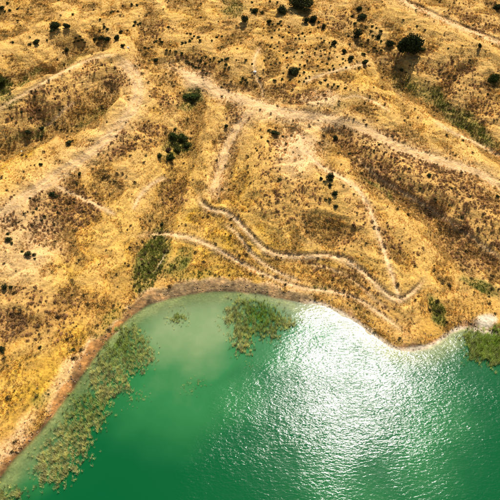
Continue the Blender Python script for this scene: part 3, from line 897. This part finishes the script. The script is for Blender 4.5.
cluster([(167, 50), (171, 50.5), (176, 51), (182, 53), (187, 61), (190, 63), (193, 66), (196, 67), (199, 68), (204, 71), (207, 73), (192, 64), (198, 60), (202, 57), (206, 57), (210, 59), (214, 58), (201, 61),
         (205, 63), (219, 61), (222, 60), (225, 59), (228, 58), (229, 67), (226, 64), (187, 33), (191, 34), (194, 36), (198, 37), (200, 40), (190, 40), (186, 42), (183, 43), (192, 38), (212, 40), (217, 37), (222, 36),
         (218, 48), (222, 47), (241, 82), (245, 80), (247, 82), (243, 78), (246, 60), (168, 27), (225, 68)],
        'tiny dark shrub in the rows left of the upper centre', 'tiny shrubs in rows, upper left centre', 0.4)
cluster([(135, 22), (138, 24), (134, 25), (140, 23), (157, 41), (160, 39), (154, 42), (162, 42), (145, 47), (149, 48), (141, 50), (132, 4), (137, 5)],
        'tiny dull shrub on the gold slope left of the tiny rows', 'tiny shrubs on the gold slope', 0.6)
cc = []
while len(cc) < 88:
    u, v = random.uniform(262, 352), random.uniform(16, 84)
    if in_poly(np.array([u]), np.array([v]), [(264, 22), (300, 28), (322, 32), (350, 66), (330, 72), (305, 78), (275, 72), (262, 60), (268, 40)])[0] and all((u - a) ** 2 + (v - b) ** 2 > 12 for a, b in cc):
        cc.append((u, v))
cluster(cc, 'tiny dark shrub in the dense scatter around the upper centre', 'tiny shrubs of the upper centre scatter', 0.2, r0=.75, r1=1.35)
cluster([(275, 80, 1.7), (282, 79, 1.5), (290, 80, 1.4), (299, 81, 1.3), (304, 81, 1.1), (260, 78, 1.3), (252, 64, 1.2)], 'small dark shrub beside the trail below the ragged lone tree', 'small shrubs beside the lone tree', 0.2)
cluster([(321, 82), (334, 84), (332, 87), (338, 86), (328, 84), (325, 80), (345, 88)], 'tiny dark shrub under the faint trail right of the lone tree', 'tiny shrubs under the faint trail', 0.3)
cluster([(352, 16, 1.6), (355, 23, 1.7), (371, 31, 2.0), (373, 35, 1.5), (364, 54, 2.2), (368, 52, 1.5), (359, 68, 1.3), (366, 27, 1.5), (372, 26, 1.4), (350, 44, 1.4), (361, 44, 1.6), (368, 40, 1.5), (375, 48, 1.6),
         (381, 31, 1.8), (381, 41, 1.5), (381, 50, 1.4), (377, 51, 1.3), (376, 28, 1.2), (350, 62, 1.3), (348, 36, 1.2)],
        'small dark shrub scattered between the slanting row and the largest tree', 'small shrubs left of the largest tree', 0.3)
cluster([(76, 38), (80, 36), (74, 42), (78, 41), (82, 40), (100, 30), (104, 27), (108, 29), (113, 12), (118, 11), (111, 12), (73, 14), (100, 19), (85, 42)], 'tiny dull shrub near the short row in the upper left', 'tiny shrubs of the upper left', 0.5)
cluster([(30, 44, 2.0), (13, 42, 1.4), (10, 10, 1.7), (5, 11, 1.3), (18, 20, 1.3), (63, 52, 1.3), (47, 40, 1.2), (53, 30, 2.6), (8, 3, 1.4), (17, 9, 1.2)], 'small dark shrub beside the larger shrubs of the top left corner', 'small shrubs of the top left corner', 0.3)
cluster([(31, 118, 1.9), (40, 110, 1.3), (22, 112, 1.2), (55, 122, 1.2), (60, 110, 1.3), (35, 97, 1.1), (12, 118, 1.3)], 'small dark shrub on the brown speckled left knoll', 'small shrubs on the left knoll', 0.4)
cluster([(57, 196, 1.7), (37, 208, 1.6), (30, 198, 1.4), (45, 216, 1.5), (67, 209, 1.6), (77, 184, 1.3), (8, 233, 1.8), (12, 243, 1.6), (55, 207, 1.2), (42, 220, 1.4), (66, 200, 1.3), (74, 202, 1.3), (58, 212, 1.4)],
        'small dark shrub on the speckled slope below the wide left track', 'small shrubs below the left track', 0.4)
cluster([(11, 287, 2.0), (34, 254, 1.7), (22, 251, 1.5), (40, 347, 1.6), (35, 258, 1.2), (3, 352, 1.6)], 'small dark shrub low on the left slope near the left edge', 'small shrubs low on the left', 0.3)
cluster([(330, 199, 1.9), (324, 181, 1.2), (326, 199, 1.3), (269, 130, 1.8), (283, 136, 1.3), (257, 150, 1.2), (268, 141, 1.5), (279, 179, 1.2), (319, 143, 1.1), (256, 148, 1.1)], 'small dark shrub scattered over the central spur', 'small shrubs on the spur', 0.3)
cluster([(349, 154, 1.7), (364, 146, 1.4), (369, 147, 1.4), (374, 150, 1.3), (361, 173, 1.3), (379, 144, 1.3), (386, 152, 1.2), (409, 168, 1.4), (395, 160, 1.3), (440, 172, 1.4), (452, 188, 1.3), (420, 188, 1.3), (470, 196, 1.4), (462, 217, 1.5),
         (484, 206, 1.3), (400, 178, 1.3), (435, 199, 1.3), (449, 205, 1.2), (497, 196, 1.8), (478, 228, 1.4)], 'small dark shrub on the reddish brown slope at right', 'small shrubs on the reddish slope', 0.5)
cluster([(417, 26, 1.2), (425, 30, 1.1), (463, 140, 1.5), (448, 48, 1.1), (492, 44, 1.2), (470, 60, 1.1), (440, 70, 1.2), (488, 94, 1.3)], 'tiny dark shrub on the upper right slope beyond the largest tree', 'tiny shrubs of the upper right', 0.5)
cluster([(252, 2, 1.5), (262, 12, 2.0), (251, 9, 1.6), (270, 1, 1.3), (277, 2, 1.1), (278, 24, 1.7), (281, 21, 1.4), (273, 24, 1.3), (319, 22, 1.5), (318, 27, 1.3)], 'tiny dark shrub between the dark trees along the top', 'tiny shrubs between the top trees', 0.2)

# pale rocks
def rock(u, v, size, label, seed):
    r = np.random.default_rng(seed)
    import bmesh
    bm = bmesh.new(); bmesh.ops.create_icosphere(bm, subdivisions=2, radius=1)
    ph = r.random(3) * 9
    for q in bm.verts:
        k = 1 + 0.18 * math.sin(3 * q.co.x + ph[0]) + 0.15 * math.sin(4 * q.co.y + ph[1]) + 0.1 * r.normal() * 0.5
        q.co = Vector((q.co.x * 1.25 * k, q.co.y * k, q.co.z * 0.6 * k))
    me = bpy.data.meshes.new('rock'); bm.to_mesh(me); bm.free()
    o = link('rock', me, M_ROCK)
    x, y, z, t = on_ground(u, v); o.location = (x, y, z + 0.1 * size); o.scale = (size,) * 3; o.rotation_euler = (0, 0, r.random() * 6)
    tag(o, label, 'rock', 'pale rocks on the slope')
rock(22, 152, 0.45, 'small white rock beside the yellow grass strip on the left', 3)
rock(255, 72, 0.5, 'small pale rock beside the faint trail at upper centre', 4)
rock(128, 48, 0.5, 'small pale rock on the gold slope right of the short shrub row', 5)

# ------------------------------------------------------------------ stuff: dry grass, brown scrub, green herbs (instanced over the visible ground)
def proto(name, vf, mat):
    me = np_mesh(name, vf[0], vf[1], 4); me.materials.append(mat)
    return bpy.data.objects.new(name, me)       # only the source of the instances

def scatter(name, pts, scale, tint, src, label, cat):
    me = bpy.data.meshes.new(name)
    me.vertices.add(len(pts)); me.vertices.foreach_set('co', np.asarray(pts, np.float32).ravel())
    a = me.attributes.new('rot', 'FLOAT_VECTOR', 'POINT')
    rot = np.zeros((len(pts), 3), np.float32); rot[:, 2] = rng.random(len(pts)) * 6.28; rot[:, :2] = rng.normal(size=(len(pts), 2)) * 0.12
    a.data.foreach_set('vector', rot.ravel())
    a = me.attributes.new('size', 'FLOAT_VECTOR', 'POINT')
    sc = np.stack([scale, scale, scale * (0.75 + 0.5 * rng.random(len(pts)))], 1).astype(np.float32)
    a.data.foreach_set('vector', sc.ravel())
    set_color(me, 'tint', tint)
    o = link(name, me, None)
    ng = bpy.data.node_groups.new(name, 'GeometryNodeTree')
    ng.interface.new_socket('Geometry', in_out='INPUT', socket_type='NodeSocketGeometry')
    ng.interface.new_socket('Geometry', in_out='OUTPUT', socket_type='NodeSocketGeometry')
    gi = ng.nodes.new('NodeGroupInput'); go = ng.nodes.new('NodeGroupOutput')
    ip = ng.nodes.new('GeometryNodeInstanceOnPoints')
    oi = ng.nodes.new('GeometryNodeObjectInfo'); oi.inputs['Object'].default_value = src; oi.inputs['As Instance'].default_value = True
    ra = ng.nodes.new('GeometryNodeInputNamedAttribute'); ra.data_type = 'FLOAT_VECTOR'; ra.inputs['Name'].default_value = 'rot'
    sa = ng.nodes.new('GeometryNodeInputNamedAttribute'); sa.data_type = 'FLOAT_VECTOR'; sa.inputs['Name'].default_value = 'size'
    L = ng.links.new
    L(gi.outputs[0], ip.inputs['Points']); L(oi.outputs['Geometry'], ip.inputs['Instance'])
    L(ra.outputs['Attribute'], ip.inputs['Rotation']); L(sa.outputs['Attribute'], ip.inputs['Scale'])
    L(ip.outputs[0], go.inputs[0])
    md = o.modifiers.new('scatter', 'NODES'); md.node_group = ng
    tag(o, label, cat, kind='stuff')
    return o

N = 900000
px = rng.uniform(-150, 150, N); py = rng.uniform(22, 250, N)
pz = sample(Z, px, py)
pu, pv, pdep = project(px, py, pz)
keep = (pu > -45) & (pu < 545) & (pv > -45) & (pv < 535) & (pz > 0.1)
px, py, pz, pu, pv, pdep = [q[keep] for q in (px, py, pz, pu, pv, pdep)]
pd = shore_dist(px, py)
pcv = sample(CURV, px, py)
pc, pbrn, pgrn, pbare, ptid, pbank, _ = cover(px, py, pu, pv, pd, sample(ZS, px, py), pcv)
clump = fbm(px, py, 5, 3, 300) - 0.22 * pcv
dens = (0.75 + 0.9 * clump) * (1 - np.clip(1.25 * pbare, 0, 1)) * (1 - 0.45 * pbrn)
dens = dens * (1 - 0.55 * sstep(110, 200, pdep))
farf = sstep(120, 190, pdep)
roll = rng.random(len(px))
g = roll < np.clip(dens, 0.0, 1) * 0.62
tint = pc * (0.95 + 0.5 * rng.random(len(px)))[:, None]
straw = rng.random(len(px)) < 0.25
sm_ = (1 - 0.85 * np.clip(pbrn * 1.2, 0, 1))[:, None]
tint = tint * (1 - 0.28 * sm_) + 0.28 * sm_ * np.array([0.50, 0.34, 0.11])
tint = tint * (1 - 0.45 * sm_ * straw[:, None]) + 0.45 * sm_ * straw[:, None] * np.array([0.64, 0.46, 0.19])
tint = tint * (1 - 0.08 * (1 - sm_))
olv = rng.random(len(px)) < 0.16
tint[olv] = tint[olv] * np.array([0.52, 0.58, 0.55])
size = (0.25 + 0.36 * rng.random(len(px)) ** 1.6) * np.clip(0.85 + 0.8 * clump, 0.6, 1.3)
P = np.stack([px, py, pz - 0.03], 1)
half = rng.random(len(px)) < 0.5
gA = g & half & (pgrn < 0.45); gB = g & ~half & (pgrn < 0.45)
T1 = proto('tussock', blade_tuft(18, 0.95, 0.13, 1.05, 1), M_GRASS)
T2 = proto('tussock', blade_tuft(15, 0.9, 0.15, 1.3, 2), M_GRASS)
scatter('dry_grass', P[gA], size[gA], np.clip(tint[gA] * 1.12, 0, .9), T1, 'dry golden upright grass tufts covering the hillside', 'grass')
scatter('dry_grass', P[gB], size[gB], np.clip(tint[gB] * 1.12, 0, .9), T2, 'dry straw-coloured sprawling grass tufts covering the hillside', 'grass')
gg = (rng.random(len(px)) < np.clip((pgrn - 0.25) * 1.6, 0, 0.9)) & (pbare < 0.5)
gt = np.array([0.16, 0.165, 0.03]) * (0.5 + 0.9 * rng.random(len(px)))[:, None]
scatter('green_herbs', P[gg], size[gg] * 0.9, gt[gg], T1, 'olive green grass and herbs in the damp hollows', 'herbs')
gb = (rng.random(len(px)) < np.clip(0.34 * (pbrn - 0.12) + 0.004 * (clump > 0.1), 0, 0.3)) & (pbare < 0.4)
bt = np.array([0.39, 0.22, 0.095]) * (0.45 + 0.9 * rng.random(len(px)))[:, None]
S1 = proto('scrub', leaf_ball(90, 77, 4, 0.2, 0.7), M_GRASS)
scatter('brown_scrub', P[gb], 0.17 + 0.32 * rng.random(gb.sum()) ** 2, bt[gb], S1, 'low brown scrub speckling the drier slopes', 'scrub')
gd = (rng.random(len(px)) < np.clip((0.006 + 0.03 * (clump > 0.22) * 1.0 + 0.02 * pgrn) * (1 - 0.75 * farf) * 0.6, 0, 0.3)) & (pbare < 0.5) 
dt = np.array([0.09, 0.065, 0.027]) * (0.5 + 0.9 * rng.random(len(px)))[:, None]
scatter('dark_scrub', P[gd], 0.22 + 0.36 * rng.random(gd.sum()) ** 2, dt[gd], S1, 'tiny dark scrub specks scattered over the whole hillside', 'scrub')

sx_ = rng.uniform(-75, 75, 260000); sy_ = rng.uniform(5, 85, 260000)
sd_ = shore_dist(sx_, sy_)
k_ = (sd_ > 0.05) & (sd_ < 3.2)
sx_, sy_, sd_ = sx_[k_], sy_[k_], sd_[k_]
k_ = rng.random(len(sx_)) < np.exp(-sd_ / 1.3) * np.clip(0.55 + 1.6 * fbm(sx_, sy_, 4, 3, 310), 0.05, 1)
sx_, sy_ = sx_[k_], sy_[k_]
st = np.array([0.34, 0.23, 0.13]) * (0.6 + 1.3 * rng.random(len(sx_)) ** 2)[:, None]
cube = np.array([(x, y, z) for x in (-.5, .5) for y in (-.4, .4) for z in (-.3, .35)]) * np.array([1.0, 1.0, 0.9]) + rng.normal(size=(8, 3)) * 0.09
ST = proto('stone', (cube, np.array([(0, 1, 3, 2), (4, 6, 7, 5), (0, 4, 5, 1), (2, 3, 7, 6), (0, 2, 6, 4), (1, 5, 7, 3)])), M_GRASS)
scatter('shore_stones', np.stack([sx_, sy_, sample(Z, sx_, sy_)], 1), 0.06 + 0.24 * rng.random(len(sx_)) ** 5, st, ST, 'brown and pale stones and clods along the waterline', 'stones')

# ------------------------------------------------------------------ reed beds standing in the shallows
def reed_bed(poly, n, label, core, edge_px=9, loose=0.0, green=1.0, hgt=1.0, seed=0, center=None):
    r = np.random.default_rng(seed)
    pp = np.array(poly); lo, hi = pp.min(0) - 8, pp.max(0) + 8
    u = r.uniform(lo[0], hi[0], n * 8); v = r.uniform(lo[1], hi[1], n * 8)
    wob = 5 * perlin(u / 9, v / 9, 400 + seed)
    ins = in_poly(u + wob, v + 0.8 * wob, poly)
    dd, _, _ = poly_dist(u + wob, v + 0.8 * wob, list(poly) + [poly[0]])
    ins = np.where(ins, dd, -dd)
    patch = perlin(u / 7, v / 7, 420 + seed) + 0.5 * perlin(u / 3, v / 3, 430 + seed)
    p = np.where(ins > 0, np.clip(0.25 + ins / edge_px + 1.3 * patch - loose, 0.05, 1), np.clip(0.30 + 0.035 * ins, 0, 1) * 0.45)
    k = r.random(len(u)) < p
    u, v, ins = u[k][:n], v[k][:n], ins[k][:n]
    x = np.empty(len(u)); y = np.empty(len(u))
    for i in range(len(u)): x[i], y[i] = at_water(u[i], v[i])
    zb = sample(Z, x, y)
    ok = zb < 0.6
    x, y, zb, ins, u, v = [q[ok] for q in (x, y, zb, ins, u, v)]
    protos = [blade_tuft(15, 1.0, 0.07, 0.5, 500 + q, 2) for q in range(5)]
    VV, FF, CT = [], [], []
    off = 0
    cu, cv, cr_ = core
    for i in range(len(x)):
        pv_, pf_ = protos[i % 5]
        g_ = np.clip(1.15 - math.hypot(u[i] - cu, (v[i] - cv)) / cr_, 0, 1) * green
        s_ = hgt * (0.65 + 0.55 * r.random()) * (0.75 + 0.25 * np.clip(ins[i] / 6, 0, 1))
        an = r.random() * 6.28; c, s = math.cos(an), math.sin(an)
        q = pv_ * np.array([s_ * 0.75, s_ * 0.75, s_])
        z0 = max(zb[i], -0.15)
        VV.append(np.stack([q[:, 0] * c - q[:, 1] * s + x[i], q[:, 0] * s + q[:, 1] * c + y[i], q[:, 2] + z0], 1))
        FF.append(pf_ + off); off += len(pv_)
        base = np.array([0.70, 0.66, 0.27]) * (1 - g_) + np.array([0.32, 0.44, 0.055]) * g_
        base = base * (0.75 + 0.85 * r.random())
        if r.random() < 0.22: base = base * 0.4 + 0.6 * np.array([0.72, 0.62, 0.33])
        if r.random() < 0.26: base = base * np.array([0.34, 0.36, 0.4])
        tip = np.clip(q[:, 2] / s_, 0, 1)[:, None] ** 1.5
        CT.append(base[None, :] * (0.5 + 0.5 * (1 - tip)) * (1 - tip) + tip * (base * 0.75 + np.array([0.17, 0.155, 0.06]))[None, :])
    VV = np.concatenate(VV); FF = np.concatenate(FF); CT = np.concatenate(CT)
    me = np_mesh('reed_bed', VV, FF, 4)
    set_color(me, 'tint', CT)
    tag(link('reed_bed', me, M_REED), label, 'reeds', 'reed beds along the shore', 'stuff')

reed_bed([(133, 322), (146, 332), (156, 350), (157, 363), (143, 371), (133, 378), (128, 394), (112, 402), (96, 398), (86, 384), (94, 364), (104, 346), (120, 330)], 1400,
         'dense olive reed bed in the left arm of the bay', (120, 346, 30), green=.85, loose=0.0, edge_px=5, seed=1)
reed_bed([(94, 388), (112, 398), (112, 414), (104, 426), (96, 440), (90, 456), (80, 472), (58, 488), (38, 486), (31, 466), (40, 448), (53, 430), (68, 410), (80, 392)], 1250,
         'long thinning pale reed bed along the orange left bank', (84, 400, 40), green=.65, loose=0.1, edge_px=5, seed=2)
reed_bed([(232, 301), (248, 297), (268, 303), (286, 311), (297, 324), (290, 333), (275, 340), (256, 342), (250, 353), (236, 356), (232, 344), (229, 330), (219, 322), (225, 310)], 1500,
         'green reed island with pale tan edge in the middle of the bay', (260, 315, 30), green=1.15, seed=3)
reed_bed([(463, 337), (472, 332), (486, 335), (496, 329), (515, 322), (545, 326), (540, 360), (505, 367), (484, 365), (468, 359)], 1900,
         'green reed bed at the right edge below the sand patch', (490, 342, 46), green=1.1, hgt=1.25, seed=4)
reed_bed([(170, 316), (177, 312), (186, 314), (187, 320), (178, 323), (171, 321)], 210, 'small round reed clump alone in the pale bay', (178, 316, 10), green=.9, edge_px=4, hgt=.8, seed=5)
reed_bed([(186, 388), (192, 383), (202, 378), (204, 382), (196, 390), (188, 392)], 110, 'sparse pale reed tuft far out in the bay', (195, 385, 5), green=.3, edge_px=4, loose=.3, hgt=.6, seed=6)
reed_bed([(126, 400), (136, 394), (146, 390), (147, 396), (136, 404), (128, 407)], 50, 'sparse pale reed patch off the lower left reed beds', (136, 399, 5), green=.3, edge_px=5, loose=.35, hgt=.6, seed=7)
reed_bed([(-20, 494), (0, 487), (16, 486), (25, 491), (24, 502), (-10, 520)], 220, 'pale reed clump in the bottom left corner', (8, 495, 14), green=.4, loose=.1, seed=8)
reed_bed([(238, 360), (250, 356), (262, 358), (258, 368), (244, 368)], 36, 'few floating reed stalks below the reed island', (250, 362, 5), green=.1, edge_px=5, loose=.5, hgt=.5, seed=9)
